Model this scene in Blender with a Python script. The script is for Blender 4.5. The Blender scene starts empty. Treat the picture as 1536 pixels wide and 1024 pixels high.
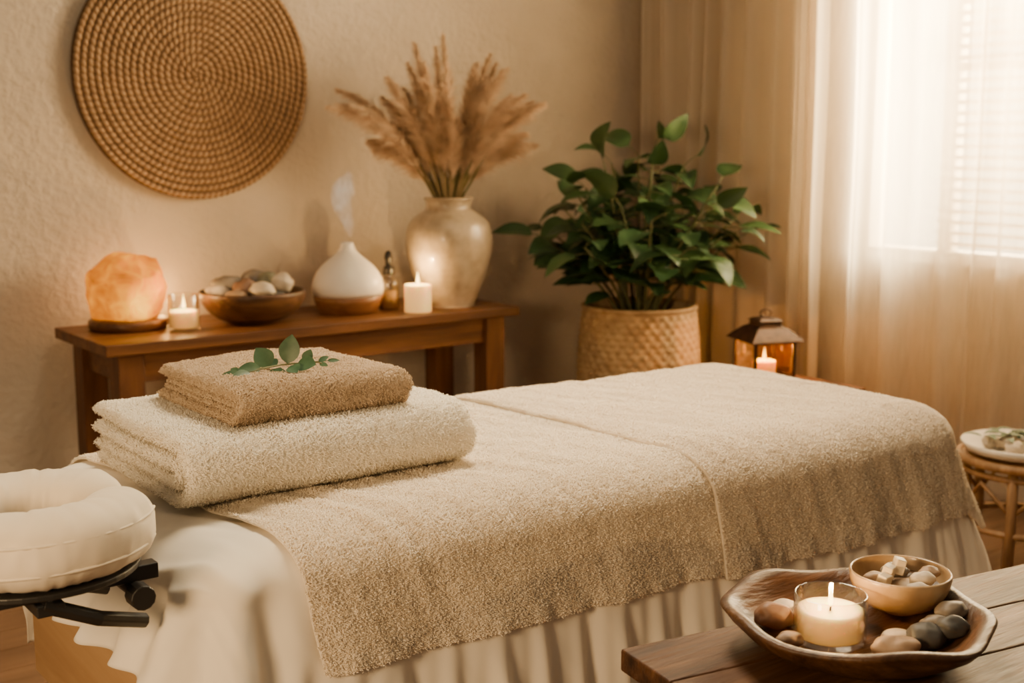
import bpy, math, random
import numpy as np
from mathutils import Vector, Matrix, noise
random.seed(7)
PI=math.pi
# ------------------------------------------------------------------ materials
def newmat(name):
    m=bpy.data.materials.new(name); m.use_nodes=True
    nt=m.node_tree; nt.nodes.clear()
    out=nt.nodes.new('ShaderNodeOutputMaterial')
    return m,nt,out
def N(nt,t,**k):
    n=nt.nodes.new(t)
    for a,b in k.items(): setattr(n,a,b)
    return n
def ramp(nt,stops):
    r=nt.nodes.new('ShaderNodeValToRGB'); cr=r.color_ramp
    while len(cr.elements)<len(stops): cr.elements.new(.5)
    for e,(p,c) in zip(cr.elements,stops):
        e.position=p; e.color=(c[0],c[1],c[2],1)
    return r
def coords(nt,scale=(1,1,1),rot=(0,0,0)):
    tc=N(nt,'ShaderNodeTexCoord'); mp=N(nt,'ShaderNodeMapping')
    mp.inputs['Scale'].default_value=scale; mp.inputs['Rotation'].default_value=rot
    nt.links.new(tc.outputs['Object'],mp.inputs['Vector']); return mp.outputs['Vector']
def noisy(name,c1,c2,scale=8,rough=.7,bs=120,bstr=.3,bdist=.002,stretch=(1,1,1),detail=4,voro=False,
          metallic=0,sheen=0,sss=0,sssr=(.02,.01,.005),emis=None,estr=0,coat=0,contrast=(.3,.7),extra=None,spec=.5):
    m,nt,out=newmat(name); L=nt.links
    p=N(nt,'ShaderNodeBsdfPrincipled'); L.new(p.outputs[0],out.inputs[0])
    v=coords(nt,stretch)
    n=N(nt,'ShaderNodeTexNoise'); n.inputs['Scale'].default_value=scale; n.inputs['Detail'].default_value=detail
    L.new(v,n.inputs['Vector'])
    r=ramp(nt,[(contrast[0],c1),(contrast[1],c2)]); L.new(n.outputs['Fac'],r.inputs['Fac'])
    L.new(r.outputs['Color'],p.inputs['Base Color'])
    p.inputs['Roughness'].default_value=rough; p.inputs['Metallic'].default_value=metallic
    p.inputs['Specular IOR Level'].default_value=spec
    p.inputs['Sheen Weight'].default_value=sheen
    p.inputs['Coat Weight'].default_value=coat
    if sss:
        p.inputs['Subsurface Weight'].default_value=sss; p.inputs['Subsurface Radius'].default_value=sssr
        p.inputs['Subsurface Scale'].default_value=1.0
    if emis:
        p.inputs['Emission Color'].default_value=(*emis,1); p.inputs['Emission Strength'].default_value=estr
    if bstr>0:
        if voro:
            b=N(nt,'ShaderNodeTexVoronoi'); b.inputs['Scale'].default_value=bs; o=b.outputs['Distance']
        else:
            b=N(nt,'ShaderNodeTexNoise'); b.inputs['Scale'].default_value=bs; b.inputs['Detail'].default_value=3; o=b.outputs['Fac']
        L.new(v,b.inputs['Vector'])
        bp=N(nt,'ShaderNodeBump'); bp.inputs['Strength'].default_value=bstr; bp.inputs['Distance'].default_value=bdist
        L.new(o,bp.inputs['Height']); L.new(bp.outputs[0],p.inputs['Normal'])
    return m
def terry(name,c1,c2,s=190,strength=.6,dist=.002,low=60):
    m,nt,out=newmat(name); L=nt.links
    p=N(nt,'ShaderNodeBsdfDiffuse'); t=N(nt,'ShaderNodeBsdfTranslucent'); mx=N(nt,'ShaderNodeMixShader'); mx.inputs[0].default_value=.25
    v=coords(nt)
    n1=N(nt,'ShaderNodeTexNoise'); n1.inputs['Scale'].default_value=s; n1.inputs['Detail'].default_value=4; L.new(v,n1.inputs['Vector'])
    bp=N(nt,'ShaderNodeBump'); bp.inputs['Strength'].default_value=strength; bp.inputs['Distance'].default_value=dist
    L.new(n1.outputs['Fac'],bp.inputs['Height']); L.new(bp.outputs[0],p.inputs['Normal'])
    n2=N(nt,'ShaderNodeTexNoise'); n2.inputs['Scale'].default_value=low; n2.inputs['Detail'].default_value=4; L.new(v,n2.inputs['Vector'])
    r=ramp(nt,[(.3,c1),(.65,c2)]); L.new(n2.outputs['Fac'],r.inputs['Fac']); L.new(r.outputs[0],p.inputs['Color']); L.new(r.outputs[0],t.inputs['Color'])
    L.new(p.outputs[0],mx.inputs[1]); L.new(t.outputs[0],mx.inputs[2]); L.new(mx.outputs[0],out.inputs[0])
    return m
def wood(name,c1,c2,c3,axis=0,scale=9,rough=.45,coat=.1,bstr=.25,spec=.35):
    m,nt,out=newmat(name); L=nt.links
    p=N(nt,'ShaderNodeBsdfPrincipled'); L.new(p.outputs[0],out.inputs[0])
    s=[scale]*3; s[axis]=scale*.09
    v=coords(nt,tuple(s))
    n=N(nt,'ShaderNodeTexNoise'); n.inputs['Scale'].default_value=1.6; n.inputs['Detail'].default_value=8; n.inputs['Roughness'].default_value=.65; n.inputs['Distortion'].default_value=.8
    L.new(v,n.inputs['Vector'])
    r=ramp(nt,[(.3,c1),(.5,c2),(.72,c3)]); L.new(n.outputs['Fac'],r.inputs[0]); L.new(r.outputs[0],p.inputs['Base Color'])
    n2=N(nt,'ShaderNodeTexNoise'); n2.inputs['Scale'].default_value=9; n2.inputs['Detail'].default_value=5; L.new(v,n2.inputs['Vector'])
    bp=N(nt,'ShaderNodeBump'); bp.inputs['Strength'].default_value=bstr; bp.inputs['Distance'].default_value=.003
    L.new(n2.outputs['Fac'],bp.inputs['Height']); L.new(bp.outputs[0],p.inputs['Normal'])
    rr=N(nt,'ShaderNodeMapRange'); rr.inputs['To Min'].default_value=rough-.1; rr.inputs['To Max'].default_value=rough+.15
    L.new(n2.outputs['Fac'],rr.inputs['Value']); L.new(rr.outputs[0],p.inputs['Roughness'])
    p.inputs['Coat Weight'].default_value=coat; p.inputs['Coat Roughness'].default_value=.3; p.inputs['Specular IOR Level'].default_value=spec
    return m
def glassy(name,tint=(1,1,1),refl=.12,rough=.03):
    m,nt,out=newmat(name); L=nt.links
    t=N(nt,'ShaderNodeBsdfTransparent'); t.inputs[0].default_value=(*tint,1)
    g=N(nt,'ShaderNodeBsdfGlossy'); g.inputs['Roughness'].default_value=rough
    lw=N(nt,'ShaderNodeLayerWeight'); lw.inputs['Blend'].default_value=.35
    mr=N(nt,'ShaderNodeMapRange'); mr.inputs['To Min'].default_value=refl; mr.inputs['To Max'].default_value=.9
    L.new(lw.outputs['Facing'],mr.inputs['Value'])
    pw=N(nt,'ShaderNodeMath',operation='POWER'); pw.inputs[1].default_value=1.3; L.new(mr.outputs[0],pw.inputs[0])
    mx=N(nt,'ShaderNodeMixShader'); L.new(pw.outputs[0],mx.inputs[0]); L.new(t.outputs[0],mx.inputs[1]); L.new(g.outputs[0],mx.inputs[2])
    L.new(mx.outputs[0],out.inputs[0]); return m
def emit(name,c,s):
    m,nt,out=newmat(name); e=N(nt,'ShaderNodeEmission'); e.inputs[0].default_value=(*c,1); e.inputs[1].default_value=s
    nt.links.new(e.outputs[0],out.inputs[0]); return m
def fabric_translucent(name,c,transp,transl,weave=900):
    m,nt,out=newmat(name); L=nt.links
    d=N(nt,'ShaderNodeBsdfDiffuse'); d.inputs[0].default_value=(*c,1)
    t=N(nt,'ShaderNodeBsdfTranslucent'); t.inputs[0].default_value=(*c,1)
    tr=N(nt,'ShaderNodeBsdfTransparent'); tr.inputs[0].default_value=(1,.97,.92,1)
    m1=N(nt,'ShaderNodeMixShader'); m1.inputs[0].default_value=transl; L.new(d.outputs[0],m1.inputs[1]); L.new(t.outputs[0],m1.inputs[2])
    m2=N(nt,'ShaderNodeMixShader'); L.new(m1.outputs[0],m2.inputs[1]); L.new(tr.outputs[0],m2.inputs[2])
    v=coords(nt,(1,1,.15))
    n=N(nt,'ShaderNodeTexNoise'); n.inputs['Scale'].default_value=60; n.inputs['Detail'].default_value=3; L.new(v,n.inputs['Vector'])
    mr=N(nt,'ShaderNodeMapRange'); mr.inputs['To Min'].default_value=max(transp-.10,0); mr.inputs['To Max'].default_value=transp+.10 if transp>0 else 0
    L.new(n.outputs['Fac'],mr.inputs['Value']); L.new(mr.outputs[0],m2.inputs[0])
    L.new(m2.outputs[0],out.inputs[0]); return m

M={}
M['wall']=noisy('wall_plaster',(.56,.475,.375),(.66,.57,.455),scale=2.2,rough=.95,bs=34,bstr=.75,bdist=.010,detail=6,spec=.2)
M['floor']=wood('floor_oak',(.10,.05,.022),(.15,.078,.036),(.21,.115,.055),axis=0,scale=5,rough=.55)
M['console']=wood('console_walnut',(.055,.019,.005),(.13,.048,.012),(.225,.092,.025),axis=0,scale=9,rough=.45,coat=.08)
M['consoleV']=wood('console_walnut_leg',(.055,.019,.005),(.12,.044,.011),(.20,.080,.022),axis=2,scale=9,rough=.48,coat=.05)
M['side']=wood('side_table_wood',(.022,.008,.003),(.085,.034,.011),(.21,.098,.036),axis=0,scale=12,rough=.52,coat=.0,bstr=.8,spec=.3)
M['pale']=wood('beech_frame',(.36,.20,.085),(.44,.26,.115),(.52,.32,.15),axis=1,scale=6,rough=.55)
M['bowlwood']=wood('carved_bowl_wood',(.028,.011,.004),(.085,.036,.012),(.185,.085,.030),axis=0,scale=14,rough=.42,coat=.12,bstr=.7)
M['sheet']=noisy('cotton_sheet',(.80,.72,.59),(.84,.76,.63),scale=5,rough=.85,bs=420,bstr=.12,bdist=.001,sheen=.1)
M['runner']=terry('terry_runner',(.88,.775,.61),(.95,.855,.70),s=320)
M['blanket']=terry('terry_blanket',(.85,.74,.58),(.92,.82,.665),s=320)
M['twhite']=terry('towel_cream',(.91,.84,.71),(.95,.895,.775),s=320)
M['tbeige']=terry('towel_beige',(.52,.395,.26),(.64,.50,.345),s=320)
M['cushion']=noisy('cradle_cotton',(.69,.595,.455),(.74,.65,.51),scale=6,rough=.85,bs=500,bstr=.1,bdist=.001,sheen=.1,spec=.2)
M['black']=noisy('black_metal',(.012,.011,.010),(.025,.022,.02),rough=.4,bstr=0)
M['wax']=noisy('candle_wax',(.92,.74,.46),(.96,.80,.54),rough=.5,bstr=0,sss=.6,sssr=(.03,.014,.005),emis=(1,.46,.09),estr=.75)  # wax emission stands in for flame light glowing through it
M['flame']=emit('flame',(1,.62,.16),13)
M['flamecore']=emit('flame_tip',(1,.62,.16),15)
M['wick']=noisy('wick',(.02,.015,.01),(.03,.02,.01),bstr=0)
M['glass']=glassy('clear_glass',(1,.98,.95),refl=.14)
M['pane']=glassy('window_glass',(1,1,1),refl=.04)
M['amber']=glassy('lantern_glass',(1,.80,.42),refl=.1)
M['ceramicw']=noisy('diffuser_ceramic',(.80,.74,.65),(.84,.78,.69),rough=.38,bstr=0,spec=.4)
M['vase']=noisy('vase_glaze',(.36,.28,.18),(.58,.475,.33),scale=20,rough=.3,bs=60,bstr=.25,bdist=.002,detail=8,coat=.3)
M['stoneware']=noisy('stoneware_bowl',(.32,.185,.08),(.52,.35,.18),scale=16,rough=.35,bs=80,bstr=.2,bdist=.001,coat=.3)
M['dark']=noisy('bottle_cap_black',(.012,.010,.009),(.02,.018,.016),rough=.35,bstr=0)
M['oil']=glassy('bottle_glass',(.80,.70,.52),refl=.22)
M['label']=noisy('bottle_liquid',(.45,.34,.20),(.5,.38,.23),rough=.5,bstr=0)
M['dwood']=wood('diffuser_wood',(.13,.05,.015),(.24,.10,.032),(.34,.16,.055),axis=0,scale=9,rough=.45)
M['basket']=noisy('basket_weave',(.38,.235,.105),(.62,.43,.22),scale=26,rough=.8,bs=160,bstr=.5,bdist=.002,detail=5)
M['leaf']=noisy('leaf_green',(.013,.045,.012),(.040,.092,.026),scale=9,rough=.45,bs=60,bstr=.15,bdist=.002,spec=.4)
M['leaf2']=noisy('leaf_light',(.026,.068,.018),(.058,.115,.034),scale=9,rough=.48,bs=60,bstr=.15,bdist=.002,spec=.35)
M['stem']=noisy('stem_green',(.07,.085,.025),(.15,.14,.05),scale=20,rough=.6,bstr=0)
M['euc']=noisy('eucalyptus_leaf',(.026,.072,.030),(.056,.115,.050),scale=40,rough=.5,bstr=0)
M['soil']=noisy('soil',(.02,.012,.007),(.05,.03,.018),scale=40,rough=1,bs=60,bstr=1,bdist=.01)
M['lantern']=noisy('lantern_bronze',(.035,.016,.008),(.085,.04,.018),scale=30,rough=.5,metallic=.5,bs=60,bstr=.3,bdist=.002)
M['rattan']=wood('rattan_cane',(.18,.09,.036),(.31,.17,.07),(.42,.25,.11),axis=2,scale=16,rough=.5)
M['paint']=noisy('window_paint',(.70,.62,.50),(.74,.66,.54),rough=.5,bstr=0)
M['slat']=fabric_translucent('blind_slat',(.70,.61,.48),0,.16)
M['sheer']=fabric_translucent('sheer_voile',(.90,.82,.69),.38,.60)
M['drape']=fabric_translucent('linen_drape',(.82,.735,.61),0,.48)
def pampas_mat():
    m,nt,out=newmat('pampas_plume'); L=nt.links
    v=coords(nt); n=N(nt,'ShaderNodeTexNoise'); n.inputs['Scale'].default_value=14; L.new(v,n.inputs['Vector'])
    r=ramp(nt,[(.3,(.58,.42,.265)),(.7,(.84,.68,.50))]); L.new(n.outputs['Fac'],r.inputs[0])
    d=N(nt,'ShaderNodeBsdfDiffuse'); t=N(nt,'ShaderNodeBsdfTranslucent'); mx=N(nt,'ShaderNodeMixShader'); mx.inputs[0].default_value=.35
    L.new(r.outputs[0],d.inputs[0]); L.new(r.outputs[0],t.inputs[0]); L.new(d.outputs[0],mx.inputs[1]); L.new(t.outputs[0],mx.inputs[2]); L.new(mx.outputs[0],out.inputs[0])
    return m
M['pampas']=pampas_mat()
def stone_mat(name,c1,c2): return noisy(name,c1,c2,scale=25,rough=.55,bs=90,bstr=.25,bdist=.001,detail=6)
ST=[stone_mat('pebble_grey',(.14,.115,.09),(.23,.195,.16)),stone_mat('pebble_dark',(.035,.033,.03),(.08,.075,.068)),
    stone_mat('pebble_tan',(.29,.185,.105),(.40,.265,.16)),stone_mat('pebble_white',(.46,.38,.28),(.58,.49,.375)),
    stone_mat('pebble_brown',(.15,.078,.042),(.24,.125,.07)),stone_mat('pebble_green',(.13,.125,.075),(.22,.2,.13))]

# ------------------------------------------------------------------ mesh builder
def link(ob,parent=None):
    bpy.context.scene.collection.objects.link(ob)
    if parent: ob.parent=parent
    return ob
def empty(name,loc=(0,0,0)):
    e=bpy.data.objects.new(name,None); e.empty_display_size=.05; link(e); return e
class MB:
    def __init__(s): s.v=[];s.f=[];s.m=[]
    def add(s,vs,fs,mi=0):
        o=len(s.v); s.v.extend([tuple(x) for x in vs])
        for f in fs: s.f.append(tuple(i+o for i in f)); s.m.append(mi)
    def box(s,a,b,mi=0,rot=None,piv=None):
        x0,y0,z0=a;x1,y1,z1=b
        vs=[Vector(p) for p in [(x0,y0,z0),(x1,y0,z0),(x1,y1,z0),(x0,y1,z0),(x0,y0,z1),(x1,y0,z1),(x1,y1,z1),(x0,y1,z1)]]
        if rot is not None: vs=[rot@(v-piv)+piv for v in vs]
        s.add(vs,[(0,3,2,1),(4,5,6,7),(0,1,5,4),(1,2,6,5),(2,3,7,6),(3,0,4,7)],mi)
    def tube(s,pts,rad,seg=8,mi=0,cap=True,flat=1.0):
        pts=[Vector(p) for p in pts]; n=len(pts)
        if not hasattr(rad,'__len__'): rad=[rad]*n
        vs=[];up=Vector((0,0,1)); prev=None
        for i,p in enumerate(pts):
            t=(pts[min(i+1,n-1)]-pts[max(i-1,0)]).normalized()
            if prev is None:
                a=t.orthogonal() if abs(t.z)>.95 else t.cross(up)
            else: a=prev-t*prev.dot(t)
            a.normalize(); prev=a; b=t.cross(a)
            for k in range(seg):
                th=2*PI*k/seg; vs.append(p+(a*math.cos(th)+b*math.sin(th)*flat)*rad[i])
        fs=[]
        for i in range(n-1):
            for k in range(seg):
                k2=(k+1)%seg; fs.append((i*seg+k,i*seg+k2,(i+1)*seg+k2,(i+1)*seg+k))
        if cap:
            fs.append(tuple(range(seg))[::-1]); fs.append(tuple((n-1)*seg+k for k in range(seg)))
        s.add(vs,fs,mi)
    def lathe(s,prof,c,seg=48,mi=0,fn=None):
        vs=[];n=len(prof)
        for (r,z) in prof:
            for k in range(seg):
                th=2*PI*k/seg; rr=r
                x,y,zz=r*math.cos(th),r*math.sin(th),z
                if fn: x,y,zz=fn(x,y,zz,th)
                vs.append((c[0]+x,c[1]+y,c[2]+zz))
        fs=[]
        for i in range(n-1):
            for k in range(seg):
                k2=(k+1)%seg; fs.append((i*seg+k,i*seg+k2,(i+1)*seg+k2,(i+1)*seg+k))
        s.add(vs,fs,mi)
    def ell(s,c,r,mi=0,seg=20,rings=12,amp=.0,rotz=0,seed=0,fac=None):
        vs=[];fs=[]
        cz,sz=math.cos(rotz),math.sin(rotz)
        for i in range(rings+1):
            ph=PI*i/rings
            for k in range(seg):
                th=2*PI*k/seg
                d=Vector((math.sin(ph)*math.cos(th),math.sin(ph)*math.sin(th),math.cos(ph)))
                q=1+amp*noise.noise(d*1.6+Vector((seed*3.1,seed,0)))
                x,y,z=d.x*r[0]*q,d.y*r[1]*q,d.z*r[2]*q
                vs.append((c[0]+x*cz-y*sz,c[1]+x*sz+y*cz,c[2]+z))
        for i in range(rings):
            for k in range(seg):
                k2=(k+1)%seg; fs.append((i*seg+k,(i+1)*seg+k,(i+1)*seg+k2,i*seg+k2))
        s.add(vs,fs,mi)
    def leaf(s,base,d,nrm,L,W,curl=.5,fold=.25,mi=0,ns=8,nw=4,shape=.75,wave=0):
        d=Vector(d).normalized(); nrm=Vector(nrm); nrm=(nrm-d*nrm.dot(d)).normalized(); side=d.cross(nrm)
        vs=[];p=Vector(base)
        for i in range(ns+1):
            t=i/ns
            w=W*.5*max(math.sin(PI*min(t**shape,1)),0)**.85
            if i==ns or i==0: w=W*.01
            a=-curl*t
            dd=d*math.cos(a)+nrm*math.sin(a); nn=nrm*math.cos(a)-d*math.sin(a)
            if i>0: p=p+dd*(L/ns)
            for j in range(nw+1):
                u=j/nw*2-1
                vs.append(p+side*(u*w)+nn*(abs(u)*w*fold+wave*math.sin(t*9+u*2)*w))
        fs=[]
        for i in range(ns):
            for j in range(nw):
                q=i*(nw+1)+j; fs.append((q,q+1,q+nw+2,q+nw+1))
        s.add(vs,fs,mi)
    def build(s,name,mats,parent=None,smooth=True,bevel=0,angle=None):
        me=bpy.data.meshes.new(name); me.from_pydata(s.v,[],s.f)
        for m in mats: me.materials.append(m)
        me.polygons.foreach_set('material_index',s.m)
        if smooth: me.polygons.foreach_set('use_smooth',[True]*len(s.f))
        me.update(); ob=bpy.data.objects.new(name,me); link(ob,parent)
        if bevel:
            b=ob.modifiers.new('bevel','BEVEL'); b.width=bevel; b.segments=3; b.limit_method='ANGLE'
        return ob
def grid(name,fn,nu,nv,mat,parent=None,solid=0):
    vs=[];fs=[]
    for i in range(nu+1):
        for j in range(nv+1): vs.append(fn(i/nu,j/nv))
    for i in range(nu):
        for j in range(nv):
            q=i*(nv+1)+j; fs.append((q,q+nv+1,q+nv+2,q+1))
    mb=MB(); mb.add(vs,fs); ob=mb.build(name,[mat],parent)
    if solid:
        so=ob.modifiers.new('thick','SOLIDIFY'); so.thickness=solid; so.offset=-1
    return ob
def pile(ob,count,L,w,mat,parent,seed=0,lean=.8,zmin=-9,name='terry_pile'):
    """terry loops: little curled ribbons rooted all over the cloth surface"""
    me=ob.data; nv=len(me.vertices); co=np.empty(nv*3); me.vertices.foreach_get('co',co); co=co.reshape(-1,3)
    npoly=len(me.polygons); ls=np.empty(npoly,dtype=np.int32); me.polygons.foreach_get('loop_start',ls)
    lt=np.empty(npoly,dtype=np.int32); me.polygons.foreach_get('loop_total',lt)
    li=np.empty(len(me.loops),dtype=np.int32); me.loops.foreach_get('vertex_index',li)
    q=ls[lt==4]; quad=np.stack([li[q],li[q+1],li[q+2],li[q+3]],1)
    A,B,C,D=[co[quad[:,i]] for i in range(4)]
    nr=np.cross(C-A,D-B); ar=np.linalg.norm(nr,axis=1); ok=(ar>1e-12)&((A[:,2])>zmin)
    A,B,C,D,nr,ar=A[ok],B[ok],C[ok],D[ok],nr[ok],ar[ok]; nr/=ar[:,None]
    rg=np.random.default_rng(seed); idx=rg.choice(len(ar),count,p=ar/ar.sum())
    u=rg.random((count,1)); v=rg.random((count,1))
    P=A[idx]*(1-u)*(1-v)+B[idx]*u*(1-v)+C[idx]*u*v+D[idx]*(1-u)*v; n=nr[idx]
    r1=rg.normal(size=(count,3)); r1-=n*(r1*n).sum(1)[:,None]; r1/=np.linalg.norm(r1,axis=1)[:,None]
    s=np.cross(n,r1); ln=L*(.6+.7*rg.random((count,1))); r2=rg.normal(size=(count,3)); 
    p0=P-n*.0006; p1=P+n*ln*.55+r1*ln*.25*lean; p2=P+n*ln*.85+r1*ln*.75*lean+r2*ln*.12; p3=P+n*ln*.45+r1*ln*1.15*lean+r2*ln*.2
    V=np.concatenate([np.stack([a-s*w,a+s*w],1) for a in (p0,p1,p2,p3)],1).reshape(-1,3)
    base=(np.arange(count)*8)[:,None]
    F=np.concatenate([base+np.array([0,1,3,2]),base+np.array([2,3,5,4]),base+np.array([4,5,7,6])],1).reshape(-1,4)
    m2=bpy.data.meshes.new(name); m2.vertices.add(len(V)); m2.vertices.foreach_set('co',V.ravel())
    m2.loops.add(F.size); m2.loops.foreach_set('vertex_index',F.ravel().astype(np.int32))
    m2.polygons.add(len(F)); m2.polygons.foreach_set('loop_start',(np.arange(len(F))*4).astype(np.int32))
    m2.update(calc_edges=True); m2.materials.append(mat)
    m2.polygons.foreach_set('use_smooth',[True]*len(F))
    o2=bpy.data.objects.new(name,m2); link(o2,parent); return o2

# ------------------------------------------------------------------ room
WY=4.55; WX=4.36
def room():
    mb=MB(); mb.box((-2.5,WY,0),(WX+.15,WY+.12,2.75)); mb.build('wall_back',[M['wall']],smooth=False)
    mb=MB(); y0,y1,z0,z1=1.60,3.36,.90,2.35
    mb.box((WX,-1.5,0),(WX+.14,y0,2.75)); mb.box((WX,y1,0),(WX+.14,WY,2.75))
    mb.box((WX,y0,0),(WX+.14,y1,z0)); mb.box((WX,y0,z1),(WX+.14,y1,2.75)); mb.build('wall_right',[M['wall']],smooth=False)
    mb=MB()
    i=0
    while i*.14-1.5<WY:
        ya=-1.5+i*.14; mb.box((-2.5,ya,-.04),(WX+.14,min(ya+.137,WY),0)); i+=1
    mb.box((-2.5,-1.5,-.08),(WX+.14,WY,-.041))
    mb.build('floor',[M['floor']],smooth=False)
    mb=MB(); mb.box((-2.5,WY-.018,0),(WX,WY,.10)); mb.build('baseboard_back',[M['paint']],smooth=False,bevel=.004)
    mb=MB(); mb.box((WX-.018,-1.5,0),(WX,WY-.02,.10)); mb.build('baseboard_right',[M['paint']],smooth=False,bevel=.004)
    e=empty('window_1')
    mb=MB(); t=.05
    mb.box((WX-.02,y0-.06,z0-.03),(WX+.10,y1+.06,z0+.02))
    mb.box((WX-.01,y0-.06,z0+.02),(WX+.08,y0+t,z1)); mb.box((WX-.01,y1-t,z0+.02),(WX+.08,y1+.06,z1)); mb.box((WX-.01,y0-.06,z1-t),(WX+.08,y1+.06,z1+.06))
    ym=2.98
    mb.box((WX+.03,ym-.03,z0),(WX+.08,ym+.03,z1)); mb.box((WX+.04,y0,1.62),(WX+.075,ym,1.65))
    mb.build('frame',[M['paint']],e,smooth=False,bevel=.004)
    mb=MB(); mb.box((WX+.055,y0,z0),(WX+.060,y1,z1)); mb.build('glass_pane',[M['pane']],e,smooth=False)
    mb=MB(); z=z0+.05
    rot=Matrix.Rotation(math.radians(28),3,'Y')
    while z<z1-.03:
        mb.box((WX-.002,y0+.055,z-.001),(WX+.030,ym+.02,z+.001),0,rot,Vector((WX+.014,0,z))); z+=.042
    for yy in (y0+.25,2.4,ym-.15): mb.box((WX+.014,yy-.001,z0+.03),(WX+.016,yy+.001,z1))
    mb.build('venetian_blind',[M['slat']],e,smooth=False)
room()
mb=MB(); mb.box((5.6,.0,-.5),(5.65,5.2,3.9)); 
mb.build('exterior_backdrop',[emit('daylight_haze',(1.0,.83,.54),7.5)],smooth=False)

def curtain(x,ya,yb,z0,z1,k,amp,seed):
    def fn(u,v):
        y=ya+(yb-ya)*u; z=z1+(z0-z1)*v
        ph=y*k+2.6*noise.noise(Vector((y*3,seed,v*.25)))*2
        a=amp*(.7+.7*noise.noise(Vector((y*4,seed+9,v*.6))))
        sn=math.sin(ph); sn=math.copysign(abs(sn)**.7,sn)
        xx=x+a*sn+.25*a*math.sin(ph*2.3+1)+.012*noise.noise(Vector((y*2,z*1.2,seed)))
        yy=y+.012*math.sin(ph*1.3+v)*(.4+v)
        return (xx,yy,z)
    return fn
e=empty('window_curtains')
grid('linen_drape',curtain(4.17,4.50,3.38,.02,2.62,46,.060,3),420,40,M['drape'],e)
grid('sheer_panel',curtain(4.22,3.56,1.2,.02,2.62,36,.046,8),620,40,M['sheer'],e)
mb=MB(); mb.tube([(4.19,.9,2.66),(4.19,4.52,2.66)],.014,12); mb.build('curtain_rod',[M['lantern']],e)

# ------------------------------------------------------------------ woven wall disc
def disc():
    c=Vector((1.945,WY-.012,1.592)); R=.458; rings=18; per=7; na=900
    vs=[];fs=[];cols=[]
    nr=rings*per
    rr=np.linspace(.002,R,nr+1)
    for i in range(nr+1):
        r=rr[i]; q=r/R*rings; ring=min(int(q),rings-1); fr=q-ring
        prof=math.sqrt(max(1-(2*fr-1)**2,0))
        cnt=max(round(2*PI*((ring+.5)*R/rings)/.024),5)
        for k in range(na):
            th=2*PI*k/na
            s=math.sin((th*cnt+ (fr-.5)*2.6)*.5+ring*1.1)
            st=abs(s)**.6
            h=.004+.018*prof*(.45+.55*st)
            edge=.0015*math.sin(th*cnt) if i==nr else 0
            wob=.002*noise.noise(Vector((math.cos(th)*2,math.sin(th)*2,ring*.7)))
            rad=r+edge+wob*(r/R)
            vs.append((c.x+rad*math.cos(th),c.y-h-.010,c.z+rad*math.sin(th)))
            cols.append(.15+.85*(prof**.9)*(st**.5))  # gaps between coils and stitches painted darker, occlusion-style shade in the colour
    for i in range(nr):
        for k in range(na):
            k2=(k+1)%na; fs.append((i*na+k,i*na+k2,(i+1)*na+k2,(i+1)*na+k))
    o=len(vs)
    for k in range(na):
        th=2*PI*k/na; vs.append((c.x+R*math.cos(th),c.y,c.z+R*math.sin(th))); cols.append(.5)
    for k in range(na):
        k2=(k+1)%na; fs.append((nr*na+k,nr*na+k2,o+k2,o+k))
    me=bpy.data.meshes.new('woven_wall_basket'); me.from_pydata(vs,[],fs)
    at=me.attributes.new('groove_shade','FLOAT','POINT'); at.data.foreach_set('value',cols)
    me.polygons.foreach_set('use_smooth',[True]*len(fs))
    m,nt,out=newmat('woven_seagrass'); L=nt.links
    p=N(nt,'ShaderNodeBsdfPrincipled'); L.new(p.outputs[0],out.inputs[0]); p.inputs['Roughness'].default_value=.75
    a=N(nt,'ShaderNodeAttribute'); a.attribute_name='groove_shade'
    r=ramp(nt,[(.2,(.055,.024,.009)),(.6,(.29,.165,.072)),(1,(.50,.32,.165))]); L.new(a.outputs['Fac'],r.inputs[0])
    n=N(nt,'ShaderNodeTexNoise'); n.inputs['Scale'].default_value=18; L.new(coords(nt),n.inputs['Vector'])
    mx=N(nt,'ShaderNodeMixRGB',blend_type='MULTIPLY'); mx.inputs[0].default_value=.6
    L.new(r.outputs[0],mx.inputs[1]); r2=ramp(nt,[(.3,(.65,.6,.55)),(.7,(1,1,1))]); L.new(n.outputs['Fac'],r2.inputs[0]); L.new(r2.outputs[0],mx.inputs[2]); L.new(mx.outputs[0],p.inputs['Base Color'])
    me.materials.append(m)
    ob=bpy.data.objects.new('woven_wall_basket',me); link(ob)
disc()

# ------------------------------------------------------------------ console table
CZ=.70; CX0,CX1,CY0,CY1=1.37,3.04,3.98,4.50
def console():
    e=empty('console_table')
    mb=MB(); n=3; w=(CY1-CY0)/n
    for i in range(n): mb.box((CX0,CY0+i*w,CZ-.038),(CX1,CY0+(i+1)*w-.001,CZ))
    mb.build('tabletop',[M['console']],e,smooth=False,bevel=.004)
    mb=MB()
    mb.box((CX0+.07,CY0+.05,CZ-.14),(CX1-.07,CY0+.075,CZ-.039)); mb.box((CX0+.07,CY1-.075,CZ-.14),(CX1-.07,CY1-.05,CZ-.039))
    mb.box((CX0+.07,CY0+.07,CZ-.14),(CX0+.09,CY1-.07,CZ-.039)); mb.box((CX1-.09,CY0+.07,CZ-.14),(CX1-.07,CY1-.07,CZ-.039))
    mb.build('apron',[M['console']],e,smooth=False,bevel=.003)
    k=0
    for x in (CX0+.05,CX1-.14):
        for y in (CY0+.035,CY1-.125):
            k+=1; mb=MB(); mb.box((x,y,0),(x+.09,y+.09,CZ-.039)); mb.build('leg_%d'%k,[M['consoleV']],e,smooth=False,bevel=.004)
console()

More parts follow.
